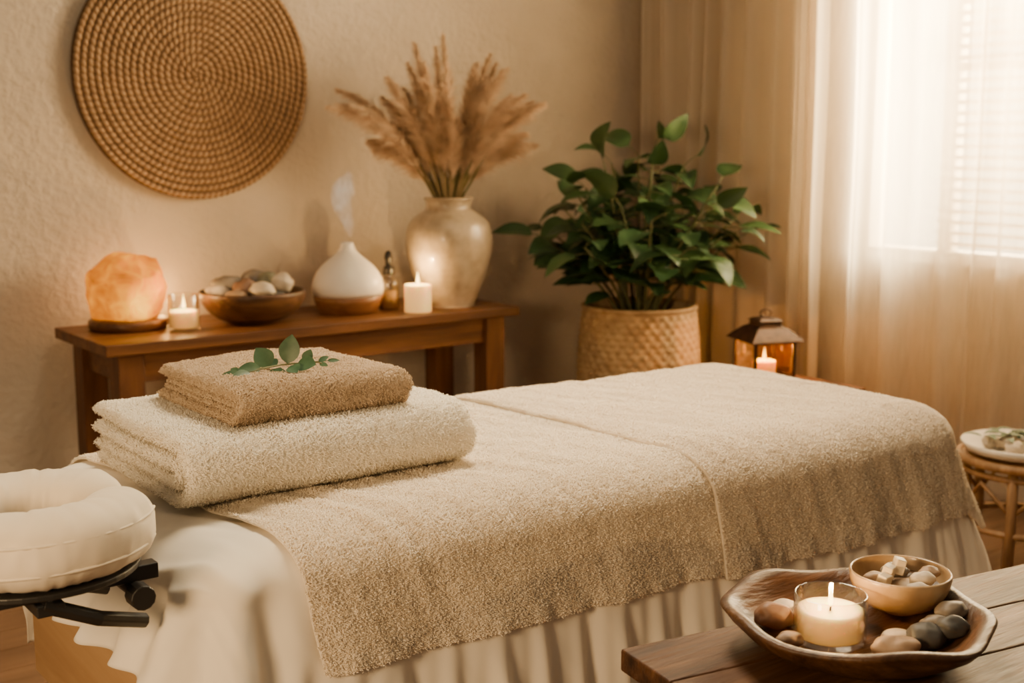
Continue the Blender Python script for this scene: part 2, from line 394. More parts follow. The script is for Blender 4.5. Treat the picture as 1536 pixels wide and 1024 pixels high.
# ------------------------------------------------------------------ candles
def flame(mb,c,s=1,mi=0):
    prof=[(.0001,0),(.0030,.003),(.0050,.009),(.0055,.014),(.0042,.023),(.0022,.034),(.0008,.043),(.0001,.048)]
    mb.lathe([(r*s,z*s) for r,z in prof],c,16,mi)
WARM=(1,.58,.20)
def plight(name,loc,e,c=WARM,r=.003,parent=None):
    l=bpy.data.lights.new(name,'POINT'); l.energy=e; l.color=c; l.shadow_soft_size=r
    o=bpy.data.objects.new(name,l); o.location=loc; link(o,parent); return o
def wax(mb,c,r,h,mi=0,seg=40,dish=.004):
    mb.lathe([(.0001,0),(r*.98,0),(r,.003),(r,h-.004),(r*.97,h),(r*.88,h-.001),(r*.6,h-dish),(.0001,h-dish)],c,seg,mi)
def glass_cup(c,r,h,waxh,parent_name,energy,fs=1,th=.003,basethick=.01):
    e=empty(parent_name); mb=MB()
    mb.lathe([(.0001,0),(r*.94,0),(r,.004),(r,h-.002),(r-th*.5,h),(r-th,h-.002),(r-th,basethick),(.0001,basethick-.002)],c,48)
    mb.build('glass_holder',[M['glass']],e)
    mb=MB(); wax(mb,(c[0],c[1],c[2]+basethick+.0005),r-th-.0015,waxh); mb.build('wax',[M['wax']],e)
    z=c[2]+basethick+waxh
    mb=MB(); mb.tube([(c[0],c[1],z-.005),(c[0]+.001,c[1],z+.007)],.0012,6); mb.build('wick',[M['wick']],e)
    mb=MB(); flame(mb,(c[0],c[1],z+.003),fs); mb.build('flame',[M['flame']],e)
    plight('candle_light',(c[0],c[1],z+.003+.052*fs),energy,parent=e)
glass_cup((1.715,4.17,CZ),.054,.125,.058,'glass_candle',3.0,1.1)
def pillar(c,r,h,energy,name):
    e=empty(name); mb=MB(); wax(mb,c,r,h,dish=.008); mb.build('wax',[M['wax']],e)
    z=c[2]+h-.008
    mb=MB(); mb.tube([(c[0],c[1],z-.003),(c[0],c[1],z+.010)],.0014,6); mb.build('wick',[M['wick']],e)
    mb=MB(); flame(mb,(c[0],c[1],z+.006),1.1); mb.build('flame',[M['flame']],e)
    plight('candle_light',(c[0],c[1],z+.064),energy,parent=e)
pillar((2.625,4.085,CZ),.052,.105,3.0,'pillar_candle')

def salt():
    e=empty('salt_lamp'); c=Vector((1.575,4.33,CZ))
    mb=MB(); mb.lathe([(.0001,0),(.125,0),(.135,.008),(.135,.028),(.128,.036),(.0001,.036)],c,48); mb.build('wood_base',[M['console']],e)
    import bmesh
    bm=bmesh.new(); bmesh.ops.create_icosphere(bm,subdivisions=5,radius=1)
    planes=[]
    rnd=random.Random(5)
    for i in range(30):
        d=Vector((rnd.gauss(0,1),rnd.gauss(0,1),rnd.gauss(0,.8))).normalized(); planes.append((d,rnd.uniform(.80,.97)))
    planes.append((Vector((.2,0,1)).normalized(),.80)); planes.append((Vector((-.6,-.2,.8)).normalized(),.86))
    for v in bm.verts:
        d=v.co.normalized(); r=1.06
        for n_,h in planes:
            q=d.dot(n_)
            if q>1e-3: r=min(r,h/q)
        r*=1+.05*noise.noise(d*3)+.02*noise.noise(d*9)
        x,y,z=d*r
        z=max(z,-.78)
        taper=1-.06*z
        v.co=Vector((c.x+x*.150*taper,c.y+y*.120*taper,c.z+.036+(z+.78)*.142))
    me=bpy.data.meshes.new('salt_rock'); bm.to_mesh(me); bm.free()
    me.polygons.foreach_set('use_smooth',[True]*len(me.polygons))
    m,nt,out=newmat('glowing_salt'); L=nt.links
    p=N(nt,'ShaderNodeBsdfPrincipled'); L.new(p.outputs[0],out.inputs[0])
    v=coords(nt)
    n=N(nt,'ShaderNodeTexNoise'); n.inputs['Scale'].default_value=18; n.inputs['Detail'].default_value=7; n.inputs['Distortion'].default_value=1.0; L.new(v,n.inputs['Vector'])
    sub=N(nt,'ShaderNodeVectorMath',operation='DISTANCE'); sub.inputs[1].default_value=(c.x+.02,c.y-.11,c.z+.085); L.new(v,sub.inputs[0])
    mr=N(nt,'ShaderNodeMapRange'); mr.inputs['From Min'].default_value=.0; mr.inputs['From Max'].default_value=.13; mr.inputs['To Min'].default_value=1; mr.inputs['To Max'].default_value=.0; L.new(sub.outputs['Value'],mr.inputs['Value'])
    pw=N(nt,'ShaderNodeMath',operation='POWER'); pw.inputs[1].default_value=1.8; L.new(mr.outputs[0],pw.inputs[0])
    ad=N(nt,'ShaderNodeMath',operation='MULTIPLY_ADD'); ad.inputs[1].default_value=.80; L.new(n.outputs['Fac'],ad.inputs[0])
    ml=N(nt,'ShaderNodeMath',operation='MULTIPLY'); ml.inputs[1].default_value=.75; L.new(pw.outputs[0],ml.inputs[0]); L.new(ml.outputs[0],ad.inputs[2])
    r=ramp(nt,[(.25,(1,.23,.004)),(.5,(1,.30,.006)),(.75,(1,.40,.012)),(1,(1,.56,.04))]); L.new(ad.outputs[0],r.inputs[0])
    L.new(r.outputs[0],p.inputs['Emission Color'])
    st=N(nt,'ShaderNodeMapRange'); st.inputs['From Min'].default_value=.25; st.inputs['From Max'].default_value=1.1; st.inputs['To Min'].default_value=.55; st.inputs['To Max'].default_value=2.6; L.new(ad.outputs[0],st.inputs['Value']); L.new(st.outputs[0],p.inputs['Emission Strength'])
    p.inputs['Base Color'].default_value=(.30,.10,.010,1); p.inputs['Roughness'].default_value=.7; p.inputs['Specular IOR Level'].default_value=.1
    bp=N(nt,'ShaderNodeBump'); bp.inputs['Strength'].default_value=.8; bp.inputs['Distance'].default_value=.01; L.new(n.outputs['Fac'],bp.inputs['Height']); L.new(bp.outputs[0],p.inputs['Normal'])
    me.materials.append(m); ob=bpy.data.objects.new('salt_rock',me); link(ob,e)
    plight('salt_glow',(c.x+.06,c.y+.165,c.z+.13),1.0,(1,.50,.13),.03,e)
    plight('salt_glow_side',(c.x+.20,c.y+.12,c.z+.08),1.8,(1,.50,.13),.03,e)
salt()

def bowl_profile(R,h,th,foot,foot_h=.008,pw=.55):
    o=[(.0001,0),(foot,0),(foot+.003,foot_h)]; n=14
    for i in range(1,n+1):
        t=i/n; o.append((foot+(R-foot)*math.sin(t*PI/2)**(.9), foot_h+(h-foot_h)*(1-math.cos(t*PI/2))**pw if pw else t))
    i_=[]
    for k in range(n,0,-1):
        t=k/n; i_.append(((foot+(R-foot)*math.sin(t*PI/2)**.9)-th, foot_h+th*.8+(h-foot_h-th*.8)*(1-math.cos(t*PI/2))**pw))
    return o+[(R-th*.5,h+.003)]+i_+[(.0001,foot_h+th*.8)]
e=empty('pebble_bowl')
mb=MB(); c=(1.99,4.20,CZ); mb.lathe(bowl_profile(.19,.115,.010,.085,pw=.8),c,64); mb.build('bowl',[M['bowlwood']],e)
mb=MB()
R_=(.7986,-.6018); F_=(.6018,.7986)
def rf(c,r,f,z): return (c[0]+R_[0]*r+F_[0]*f,c[1]+R_[1]*r+F_[1]*f,c[2]+z)
for i,(r,f,z,rx,ry,rz,mi,a) in enumerate([(-.09,.02,.135,.062,.045,.032,0,.2),(-.12,-.03,.110,.045,.035,.027,3,.2),(-.02,-.02,.125,.045,.045,.038,4,0),(.0,.06,.145,.055,.042,.040,0,0),
   (.045,-.06,.122,.052,.040,.032,3,-.4),(.10,.02,.140,.050,.040,.036,3,-.6),(.05,.03,.145,.045,.04,.036,5,-.6),(-.04,-.09,.105,.04,.03,.022,2,.2),(0,0,.07,.1,.1,.035,4,0),(-.06,.06,.08,.06,.05,.04,1,0),(.08,-.02,.09,.05,.05,.03,1,0)]):
    mb.ell(rf(c,r,f,z),(rx,ry,rz),mi,amp=.25,rotz=a-.64,seed=i)
mb.build('pebbles',ST,e)

def diffuser():
    e=empty('aroma_diffuser'); c=(2.404,4.236,CZ)
    mb=MB(); mb.lathe([(.0001,0),(.105,0),(.112,.004),(.128,.045),(.133,.068),(.0001,.068)],c,56); mb.build('wood_base',[M['dwood']],e)
    prof=[(.1335,.0685),(.136,.085),(.136,.105),(.130,.130),(.117,.156),(.098,.180),(.075,.200),(.054,.217),(.038,.232),(.029,.248),(.025,.262),(.022,.268),(.018,.266),(.016,.250),(.0001,.245)]
    mb=MB(); mb.lathe([(.0001,.0685)]+prof,c,64); mb.build('ceramic_body',[M['ceramicw']],e)
    m,nt,out=newmat('mist'); L=nt.links
    v=coords(nt,(1,1,.5)); n=N(nt,'ShaderNodeTexNoise'); n.inputs['Scale'].default_value=24; n.inputs['Detail'].default_value=4; n.inputs['Distortion'].default_value=1.8; L.new(v,n.inputs['Vector'])
    mr=N(nt,'ShaderNodeMapRange'); mr.inputs['From Min'].default_value=.40; mr.inputs['From Max'].default_value=.75; mr.inputs['To Max'].default_value=22; L.new(n.outputs['Fac'],mr.inputs['Value'])
    pv=N(nt,'ShaderNodeVolumePrincipled'); pv.inputs['Color'].default_value=(1,.97,.93,1); L.new(mr.outputs[0],pv.inputs['Density'])
    pv.inputs['Emission Color'].default_value=(1,.86,.72,1)  # emission stands in for room light scattered by the vapour
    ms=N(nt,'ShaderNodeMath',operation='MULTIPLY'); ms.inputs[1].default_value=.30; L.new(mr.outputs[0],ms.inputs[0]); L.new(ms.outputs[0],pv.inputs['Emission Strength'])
    L.new(pv.outputs[0],out.inputs['Volume'])
    pts=[];rad=[]
    for i in range(24):
        t=i/23; pts.append((c[0]+.020*math.sin(t*8)-.01*t,c[1]+.012*math.sin(t*5+1),c[2]+.272+t*.27)); rad.append((.010+.046*t**.8)*(1 if t<.75 else max(1-(t-.75)*3.8,.05)))
    mb=MB(); mb.tube(pts,rad,16); mb.build('mist',[m],e)
diffuser()
e=empty('dropper_bottle'); c=(2.575,4.215,CZ)
mb=MB(); mb.lathe([(.0001,0),(.036,0),(.039,.004),(.039,.10),(.036,.112),(.020,.126),(.016,.130),(.016,.142)],c,40); mb.build('bottle',[M['oil']],e)
mb=MB(); mb.lathe([(.0001,.004),(.034,.004),(.034,.07),(.0001,.07)],c,32); mb.build('oil',[M['label']],e)
mb=MB(); mb.lathe([(.0001,.138),(.021,.138),(.022,.142),(.022,.165),(.019,.168),(.013,.170),(.0125,.190),(.016,.196),(.0165,.205),(.012,.222),(.006,.228),(.0001,.229)],c,32); mb.build('dropper_cap',[M['dark']],e)

def vase():
    e=empty('vase_with_pampas_grass'); c=(2.835,4.18,CZ)
    pr=[(.0001,0),(.095,0),(.102,.006),(.118,.05),(.145,.12),(.164,.19),(.172,.245),(.170,.290),(.156,.330),(.128,.358),(.102,.374),(.090,.386),(.088,.402),(.094,.418),(.099,.425),(.094,.430),(.084,.424),(.079,.402),(.080,.385),(.15,.32),(.16,.22),(.09,.03),(.0001,.02)]
    P=[]
    for i in range(len(pr)-1):
        p0=pr[max(i-1,0)];p1=pr[i];p2=pr[i+1];p3=pr[min(i+2,len(pr)-1)]
        for k in range(4):
            t=k/4
            val=[.5*((2*p1[q])+(-p0[q]+p2[q])*t+(2*p0[q]-5*p1[q]+4*p2[q]-p3[q])*t*t+(-p0[q]+3*p1[q]-3*p2[q]+p3[q])*t**3) for q in (0,1)]
            P.append((max(1e-4,val[0]),max(0,val[1])))
    mb=MB(); mb.lathe(P,c,64); mb.build('vase',[M['vase']],e)
    rnd=random.Random(11); st=MB(); V=[];F=[]
    top=Vector((c[0],c[1],c[2]+.41))
    np_=52
    for i in range(np_):
        lean=-1+2*i/(np_-1); lean+=rnd.uniform(-.08,.08)
        sx=lean*.64+rnd.uniform(-.06,.06); sy=rnd.uniform(-.45,.25)
        ln=rnd.uniform(.54,.73)*(1-.10*abs(lean)) 
        if i%3==0: ln*=.74
        elif i%7==1: ln*=.62
        d=Vector((sx*R_[0]*1.0+sy*F_[0]*.5,sx*R_[1]*.60+sy*F_[1]*.5,1)).normalized()
        base=top+Vector((d.x*.06,d.y*.06,-.02))
        droop=.36*abs(sx)+.06
        pts=[]
        n=18
        bend=rnd.uniform(-.05,.05)
        for k in range(n+1):
            t=k/n; p=base+d*ln*t+Vector((d.x,d.y,0))*droop*t*t*ln*1.3-Vector((0,0,1))*droop*t**3*ln*.9+Vector((R_[0],R_[1],0))*bend*t*t
            if p.y>WY-.06: p.y=WY-.06
            pts.append(p)
        st.tube([base-Vector((d.x*.1,d.y*.1,.30))]+pts,[.0028]*6+[.0014]*(n-4),5,0)
        ns=900
        for s_ in range(ns):
            t=rnd.random()**.80*.70+.30
            f=t*n; k=min(int(f),n-1); p=pts[k].lerp(pts[k+1],f-k); tan=(pts[k+1]-pts[k]).normalized()
            q=(t-.30)/.70
            L=(.028+.062*math.sin(PI*min(q*.75+.16,1)))*rnd.uniform(.6,1.35)
            L*=1-.45*max(q-.55,0)/.45
            a=tan.orthogonal().normalized(); a=(Matrix.Rotation(rnd.uniform(0,2*PI),3,tan)@a)
            dr=(tan*rnd.uniform(.8,1.25)+a*rnd.uniform(.15,.70)).normalized()
            g=Vector((0,0,-1)); w=rnd.uniform(.0006,.0012)
            sd=dr.cross(Vector((rnd.gauss(0,1),rnd.gauss(0,1),rnd.gauss(0,1)))).normalized()
            p1=p+dr*L*.5+g*L*.05; p2=p+dr*L*.92+g*L*.30
            for pp in (p1,p2):
                if pp.y>WY-.012: pp.y=WY-.012
            o=len(V); V.extend([p-sd*w,p+sd*w,p1+sd*w*1.2,p1-sd*w*1.2,p2+sd*w*.3,p2-sd*w*.3]); F.append((o,o+1,o+2,o+3)); F.append((o+3,o+2,o+4,o+5))
    for i in range(50):
        a=rnd.uniform(-1,1); d=Vector((a*.5*R_[0]+rnd.uniform(-.1,.1),a*.35*R_[1]+rnd.uniform(-.1,.1),1)).normalized()
        st.leaf(top+Vector((d.x*.07,d.y*.07,-.03)),d,Vector((-d.y,d.x,.2)),rnd.uniform(.16,.32),.008,curl=rnd.uniform(-.4,.4),mi=1)
    st.build('stems',[noisy('pampas_stem',(.18,.13,.05),(.34,.24,.11),bstr=0),M['stem']],e)
    pl=MB(); pl.v=[tuple(x) for x in V]; pl.f=F; pl.m=[0]*len(F); pl.build('plumes',[M['pampas']],e,smooth=False)
vase()

def plant():
    e=empty('potted_rubber_plant'); c=Vector((3.61,3.90,0)); H=.665
    def R(z):
        t=z/H; return .208+.050*math.sin(PI*(t*.72+.12))
    n=150
    vs=[];fs=[];seg=260
    for i in range(n+1):
        z=H*i/n; r=R(z)
        row=int(z/.026); fr=(z%.026)/.026
        for k in range(seg):
            th=2*PI*k/seg
            wv=math.sin(th*36+row*PI)
            d=.007*abs(math.sin(PI*fr))**.6*(.5+.5*wv)
            vs.append((c.x+(r+d)*math.cos(th),c.y+(r+d)*math.sin(th),z+.001))
    for i in range(n):
        for k in range(seg):
            k2=(k+1)%seg; fs.append((i*seg+k,i*seg+k2,(i+1)*seg+k2,(i+1)*seg+k))
    mb=MB(); mb.add(vs,fs); rt=R(H)
    mb.lathe([(rt+.002,H-.012),(rt+.012,H-.006),(rt+.012,H+.006),(rt,H+.010),(rt-.014,H+.004),(rt-.016,H-.05),(rt-.02,H-.3)],(c.x,c.y,0),120)
    mb.build('basket',[M['basket']],e)
    mb=MB(); mb.lathe([(rt-.02,H-.06),(.12,H-.045),(.0001,H-.04)],(c.x,c.y,0),40); mb.build('soil',[M['soil']],e)
    rnd=random.Random(34); st=MB(); lf=MB()
    ns=30; XL=4.05
    def lim(p):
        p.y=min(p.y,WY-.03); p.x=min(p.x,XL); return p
    for i in range(ns):
        az=2*PI*i*.381966; rad=math.sqrt((i+.5)/ns)
        spread=.40*rad+rnd.uniform(-.04,.04); h=(.68-.38*rad**1.8)*rnd.uniform(.85,1.08)
        dx,dy=math.cos(az),math.sin(az)
        b=c+Vector((dx*.09*rad+rnd.uniform(-.03,.03),dy*.09*rad+rnd.uniform(-.03,.03),H-.05))
        pts=[]
        for k in range(9):
            t=k/8; p=b+Vector((dx*spread*(t**1.4),dy*spread*(t**1.4),(h+.05)*(t-.12*rad*t*t)))
            pts.append(lim(p))
        st.tube(pts,[.008-.0045*k/8 for k in range(9)],7)
        nl=rnd.randint(7,9)
        for j in range(nl):
            t=.38+.62*j/(nl-1); f=t*8; k=min(int(f),7); p=pts[k].lerp(pts[k+1],f-k); tan=(pts[k+1]-pts[k]).normalized()
            la=az+j*2.4+rnd.uniform(-.4,.4)
            out=Vector((math.cos(la),math.sin(la),0)); 
            if j==nl-1: d=(tan*.6+out*.6)
            else: d=out+Vector((dx*.5,dy*.5,rnd.uniform(-.2,.4)))
            d.normalize()
            pet=rnd.uniform(.03,.07); q=lim(p+d*pet)
            st.tube([p,p.lerp(q,.5)+Vector((0,0,.004)),q],.0022,5)
            Lf=rnd.uniform(.14,.205)*(.85 if j==nl-1 else 1)
            if q.x+d.x*Lf>XL: d.x=(XL-q.x)/Lf-.05
            if q.y+d.y*Lf>WY-.03: d.y=(WY-.03-q.y)/Lf-.05
            up=Vector((0,0,1))+out*rnd.uniform(.1,1.2)+Vector((.0,-.3,0))
            if abs(d.normalized().dot(up.normalized()))>.93: up=Vector((dx,dy,.2))
            curl=rnd.uniform(.4,1.3) if q.z>.88 else rnd.uniform(.1,.5)
            lf.leaf(q,d,up,Lf,Lf*rnd.uniform(.54,.68),curl=curl,fold=rnd.uniform(.08,.35),mi=0 if rnd.random()<.72 else 1,wave=.05,shape=.66,nw=6,ns=10)
    st.build('stems',[M['stem']],e); lf.build('foliage',[M['leaf'],M['leaf2']],e)
plant()

# ------------------------------------------------------------------ low bench + lantern
e=empty('low_side_table')
mb=MB(); mb.box((3.48,2.98,.385),(3.94,3.58,.42)); mb.build('top',[M['console']],e,smooth=False,bevel=.004)
k=0
for x in (3.51,3.86):
    for y in (3.01,3.50):
        k+=1; mb=MB(); mb.box((x,y,0),(x+.05,y+.05,.384)); mb.build('leg_%d'%k,[M['consoleV']],e,smooth=False,bevel=.003)
mb=MB(); mb.box((3.52,3.02,.33),(3.90,3.04,.384)); mb.box((3.52,3.52,.33),(3.90,3.54,.384)); mb.box((3.52,3.04,.33),(3.54,3.52,.384)); mb.box((3.88,3.04,.33),(3.90,3.52,.384)); mb.build('apron',[M['console']],e,smooth=False)
def lantern():
    e=empty('candle_lantern'); c=Vector((3.72,3.30,.42)); rz=Matrix.Rotation(math.radians(-20),3,'Z')
    w=.088; mb=MB()
    def bx(a,b,mi=0): mb.box((c.x+a[0],c.y+a[1],c.z+a[2]),(c.x+b[0],c.y+b[1],c.z+b[2]),mi,rz,c)
    bx((-w-.012,-w-.012,0),(w+.012,w+.012,.014)); bx((-w-.004,-w-.004,.014),(w+.004,w+.004,.026))
    for sx in (-1,1):
        for sy in (-1,1):
            bx((min(sx*w,sx*(w-.012)),min(sy*w,sy*(w-.012)),.026),(max(sx*w,sx*(w-.012)),max(sy*w,sy*(w-.012)),.160))
    for s in (-1,1):
        bx((min(s*w,s*(w-.008)),-w,.028),(max(s*w,s*(w-.008)),w,.036)); bx((-w,min(s*w,s*(w-.008)),.028),(w,max(s*w,s*(w-.008)),.036))
    bx((-w-.004,-w-.004,.160),(w+.004,w+.004,.170))
    lv=[(.112,.168),(.108,.174),(.088,.194),(.064,.216),(.046,.224),(.046,.240),(.052,.243),(.038,.252),(.012,.258),(.0,.258)]
    vs=[]
    for r,z in lv:
        for sx,sy in ((-1,-1),(1,-1),(1,1),(-1,1)): vs.append(rz@Vector((sx*r,sy*r,z))+c)
    fs=[(3,2,1,0)]
    for i in range(len(lv)-1):
        for k in range(4): fs.append((i*4+k,i*4+(k+1)%4,(i+1)*4+(k+1)%4,(i+1)*4+k))
    mb.add(vs,fs)
    mb.build('metal_frame',[M['lantern']],e,smooth=False,bevel=.0015)
    mb=MB(); mb.tube([rz@Vector((.024*math.cos(a),0,.270+.014*math.sin(a)))+c for a in np.linspace(0,2*PI,25)],.003,8,cap=False); mb.build('ring_handle',[M['lantern']],e)
    mb=MB()
    for s in (-1,1):
        bx((s*(w-.004)-.001,-w+.012,.036),(s*(w-.004)+.001,w-.012,.160)); bx((-w+.012,s*(w-.004)-.001,.036),(w-.012,s*(w-.004)+.001,.160))
    mb.build('glass_panes',[M['amber']],e,smooth=False)
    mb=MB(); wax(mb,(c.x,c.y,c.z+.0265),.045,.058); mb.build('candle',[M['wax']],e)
    mb=MB(); flame(mb,(c.x,c.y,c.z+.083),1.1); mb.build('flame',[M['flamecore']],e)
    plight('candle_light',(c.x,c.y,c.z+.142),5,parent=e)
lantern()

def stool():
    e=empty('rattan_stool'); c=Vector((3.62,2.12,0)); H=.385; mb=MB()
    def ring(r,z,t,n=48): mb.tube([(c.x+r*math.cos(a),c.y+r*math.sin(a),z) for a in np.linspace(0,2*PI,n+1)],t,10,cap=False)
    ring(.20,H-.015,.014); ring(.19,H-.05,.010); ring(.185,.16,.010)
    for k in range(6):
        a=2*PI*k/6+.35; b=2*PI*(k+1)/6+.35
        mb.tube([(c.x+.185*math.cos(a),c.y+.185*math.sin(a),H-.02),(c.x+.178*math.cos(a),c.y+.178*math.sin(a),.2),(c.x+.20*math.cos(a),c.y+.20*math.sin(a),0.0)],[.016,.016,.018],10)
        m_=(a+b)/2
        mb.tube([(c.x+.182*math.cos(a),c.y+.182*math.sin(a),.22),(c.x+.19*math.cos(m_),c.y+.19*math.sin(m_),.31),(c.x+.182*math.cos(b),c.y+.182*math.sin(b),.22)],.007,8)
    mb.build('cane_frame',[M['rattan']],e)
    mb=MB(); 
    prof=[]
    for i in range(60): r=.0001+.195*i/59; prof.append((r,H-.008+.004*abs(math.sin(r*PI/.0125))))
    prof.append((.20,H-.02)); prof.append((.0001,H-.025))
    mb.lathe(prof,(c.x,c.y,0),64); mb.build('woven_seat',[M['rattan']],e)
    e2=empty('pebble_dish'); mb=MB()
    cc=(c.x-.03,c.y+.0,H+.001); mb.lathe([(.0001,0),(.13,0),(.165,.010),(.182,.036),(.178,.038),(.160,.016),(.115,.008),(.0001,.008)],cc,56); mb.build('dish',[M['ceramicw']],e2)
    mb=MB()
    for k,(dx,dy,r) in enumerate([(-.07,-.02,.028),(-.02,.05,.03),(.03,-.05,.03),(.06,.03,.03),(-.05,.08,.022)]):
        mb.ell((cc[0]+dx,cc[1]+dy,cc[2]+.030),(r*1.2,r,.022),0,amp=.3,seed=k)
    mb.build('pebbles',[ST[3]],e2)
    mb=MB(); rn=random.Random(3)
    for k in range(20):
        a=rn.uniform(0,2*PI); mb.leaf((cc[0]-.02+rn.uniform(-.07,.07),cc[1]+.02+rn.uniform(-.09,.09),cc[2]+.050),(math.cos(a),math.sin(a),.3),(0,0,1),.065,.028,mi=0)
    mb.build('leaves',[M['euc']],e2)
stool()

# ------------------------------------------------------------------ massage table
BX0,BX1,BY0,BY1,BT=.70,2.69,1.735,2.57,.715
RH,RV=.11,.075; AL=.147
IX0,IX1,IY0,IY1=BX0+RH,BX1-RH-.02,BY0+RH-.005,BY1-RH
def sstep(t): t=min(max(t,0),1); return t*t*(3-2*t)
def drape(x,y,off,own=0,seed=0,P=4):
    cx=min(max(x,IX0),IX1); cy=min(max(y,IY0),IY1)
    dx=x-cx; dy=y-cy; ax,ay=abs(dx),abs(dy)
    hy=math.hypot(dx,dy)
    d=(ax**P+ay**P)**(1/P) if hy>0 else 0
    a=x*.92+y*.38; b=y*.92-x*.38
    r=noise.noise(Vector((a*13,b*2.2,1.7)))
    w=.0080*(1-abs(r)*2.2)*(.5+.5*noise.noise(Vector((x*3,y*3,9.)))) + .0040*noise.noise(Vector((a*27,b*5,4.2)))
    if own:
        w+=own*noise.noise(Vector((x*16+y*5,y*7-x*2,seed+.5)))+.0011*noise.noise(Vector((x*75,y*75,seed+2.5)))
    z=BT+off+w
    z-=.012*sstep((x-1.75)/.6)
    if hy==0: return (cx,cy,z)
    nx,ny=dx/hy,dy/hy
    th=min(d/AL,1)*PI/2; ex=max(d-AL,0)
    rh=RH+off; rv=RV+off
    h=rh*math.sin(th)+w*min(d/AL,1)*.45; v=rv*(1-math.cos(th))+ex
    # parameter that runs round the hem, constant down each fold
    ang=1-math.atan2(ay,ax)/(PI/2)
    t=cx+(cy-IY0)+.20*ang if dx>=0 else cx-(cy-IY0)-.20*ang
    k1=min(ex/.14,1)
    fold=.007*math.sin(t*21+2*noise.noise(Vector((t*2,0,0))))+.007*noise.noise(Vector((t*9,v*1.5,3)))
    k2=min(max(ex-.10,0)/.16,1)
    fold2=.011*math.sin(t*62+2.5*noise.noise(Vector((t*3,5,0))))+.004*math.sin(t*131+v*4)
    fl=.10+ (.32*max(nx,0))+.35*max(-nx,0)
    h+=ex*fl+k1*(fold+.008)+k2*(fold2+.008)
    if own==0:
        # bare sheet at the head end falls in loose pleats
        q=sstep((.98-x)/.16)*sstep((d-.05)/.14)
        h+=q*(.012*math.sin(t*50+3*noise.noise(Vector((t*3,v*2,8))))+.010*noise.noise(Vector((t*16,v*5,2))))
        z+=.0025*q*noise.noise(Vector((x*30,y*30,6)))
    return (cx+nx*h,cy+ny*h,z-v)
def bed():
    e=empty('massage_table')
    mb=MB(); mb.box((BX0+.050,BY0+.050,.575),(BX1-.05,BY1-.04,.685)); mb.build('padded_top',[M['cushion']],e,bevel=.05)
    mb=MB()
    mb.box((BX0+.0,BY0+.05,.28),(BX0+.025,BY1-.02,.59)); mb.box((BX1-.08,BY0+.06,.50),(BX1-.06,BY1-.05,.574))
    mb.box((BX0+.026,BY0+.05,.49),(BX1-.081,BY0+.075,.574)); mb.box((BX0+.026,BY1-.075,.49),(BX1-.081,BY1-.05,.574))
    mb.build('wood_frame',[M['pale']],e,smooth=False,bevel=.003)
    k=0
    for x in (BX0+.03,1.62,BX1-.16):
        for y in (BY0+.08,BY1-.13):
            k+=1; mb=MB(); mb.box((x,y,0),(x+.05,y+.05,.50)); mb.build('leg_%d'%k,[M['pale']],e,smooth=False,bevel=.003)
    mb=MB()
    for y,zz in ((1.90,.50),(2.46,.535),(2.2,.48)): mb.lathe([(.0001,0),(.009,.0),(.009,.005),(.007,.008),(.0001,.008)],(0,0,0),16,0,lambda X,Y,Z,th,y=y,zz=zz:(BX0-Z,y+X,zz+Y))
    mb.build('bolts',[M['black']],e)
    d_h=AL+.115; d_s=AL+.33
    def sh(u,v):
        x=IX0-d_h+(IX1+d_s-IX0+d_h)*u; y=IY0-d_s+(IY1-IY0+2*d_s)*v
        x+=.022*noise.noise(Vector((y*4,0,0)))*(1-u)**4
        return drape(x,y,0)
    grid('sheet',sh,460,300,M['sheet'],e,solid=.0015)
    dr=AL+.155
    def rn(u,v):
        y=IY0-dr+.022*(1-u)+(IY1+.24-IY0+dr-.022*(1-u))*v
        xl=.785+.125*(1-v)**1.3+.006*noise.noise(Vector((y*6,2,0)))
        x=xl+(1.95-xl)*u
        return drape(x,y,.010,.0018,1)
    o=grid('terry_runner',rn,300,330,M['runner'],e,solid=.003)
    pile(o,200000,.0042,.0008,M['runner'],e,1,name='runner_pile')
    dn=AL+.160
    def bl(u,v):
        y=IY0-dn+(IY1+.26-IY0+dn)*v
        xl=1.70+.11*(1-v)**1.2+.008*noise.noise(Vector((y*5,7,0)))
        x=xl+(IX1+dn-.01-xl)*u
        return drape(x,y,.020,.0025,5)
    o=grid('terry_blanket',bl,340,340,M['blanket'],e,solid=.007)
    pile(o,210000,.0044,.0008,M['blanket'],e,2,name='blanket_pile')
bed()

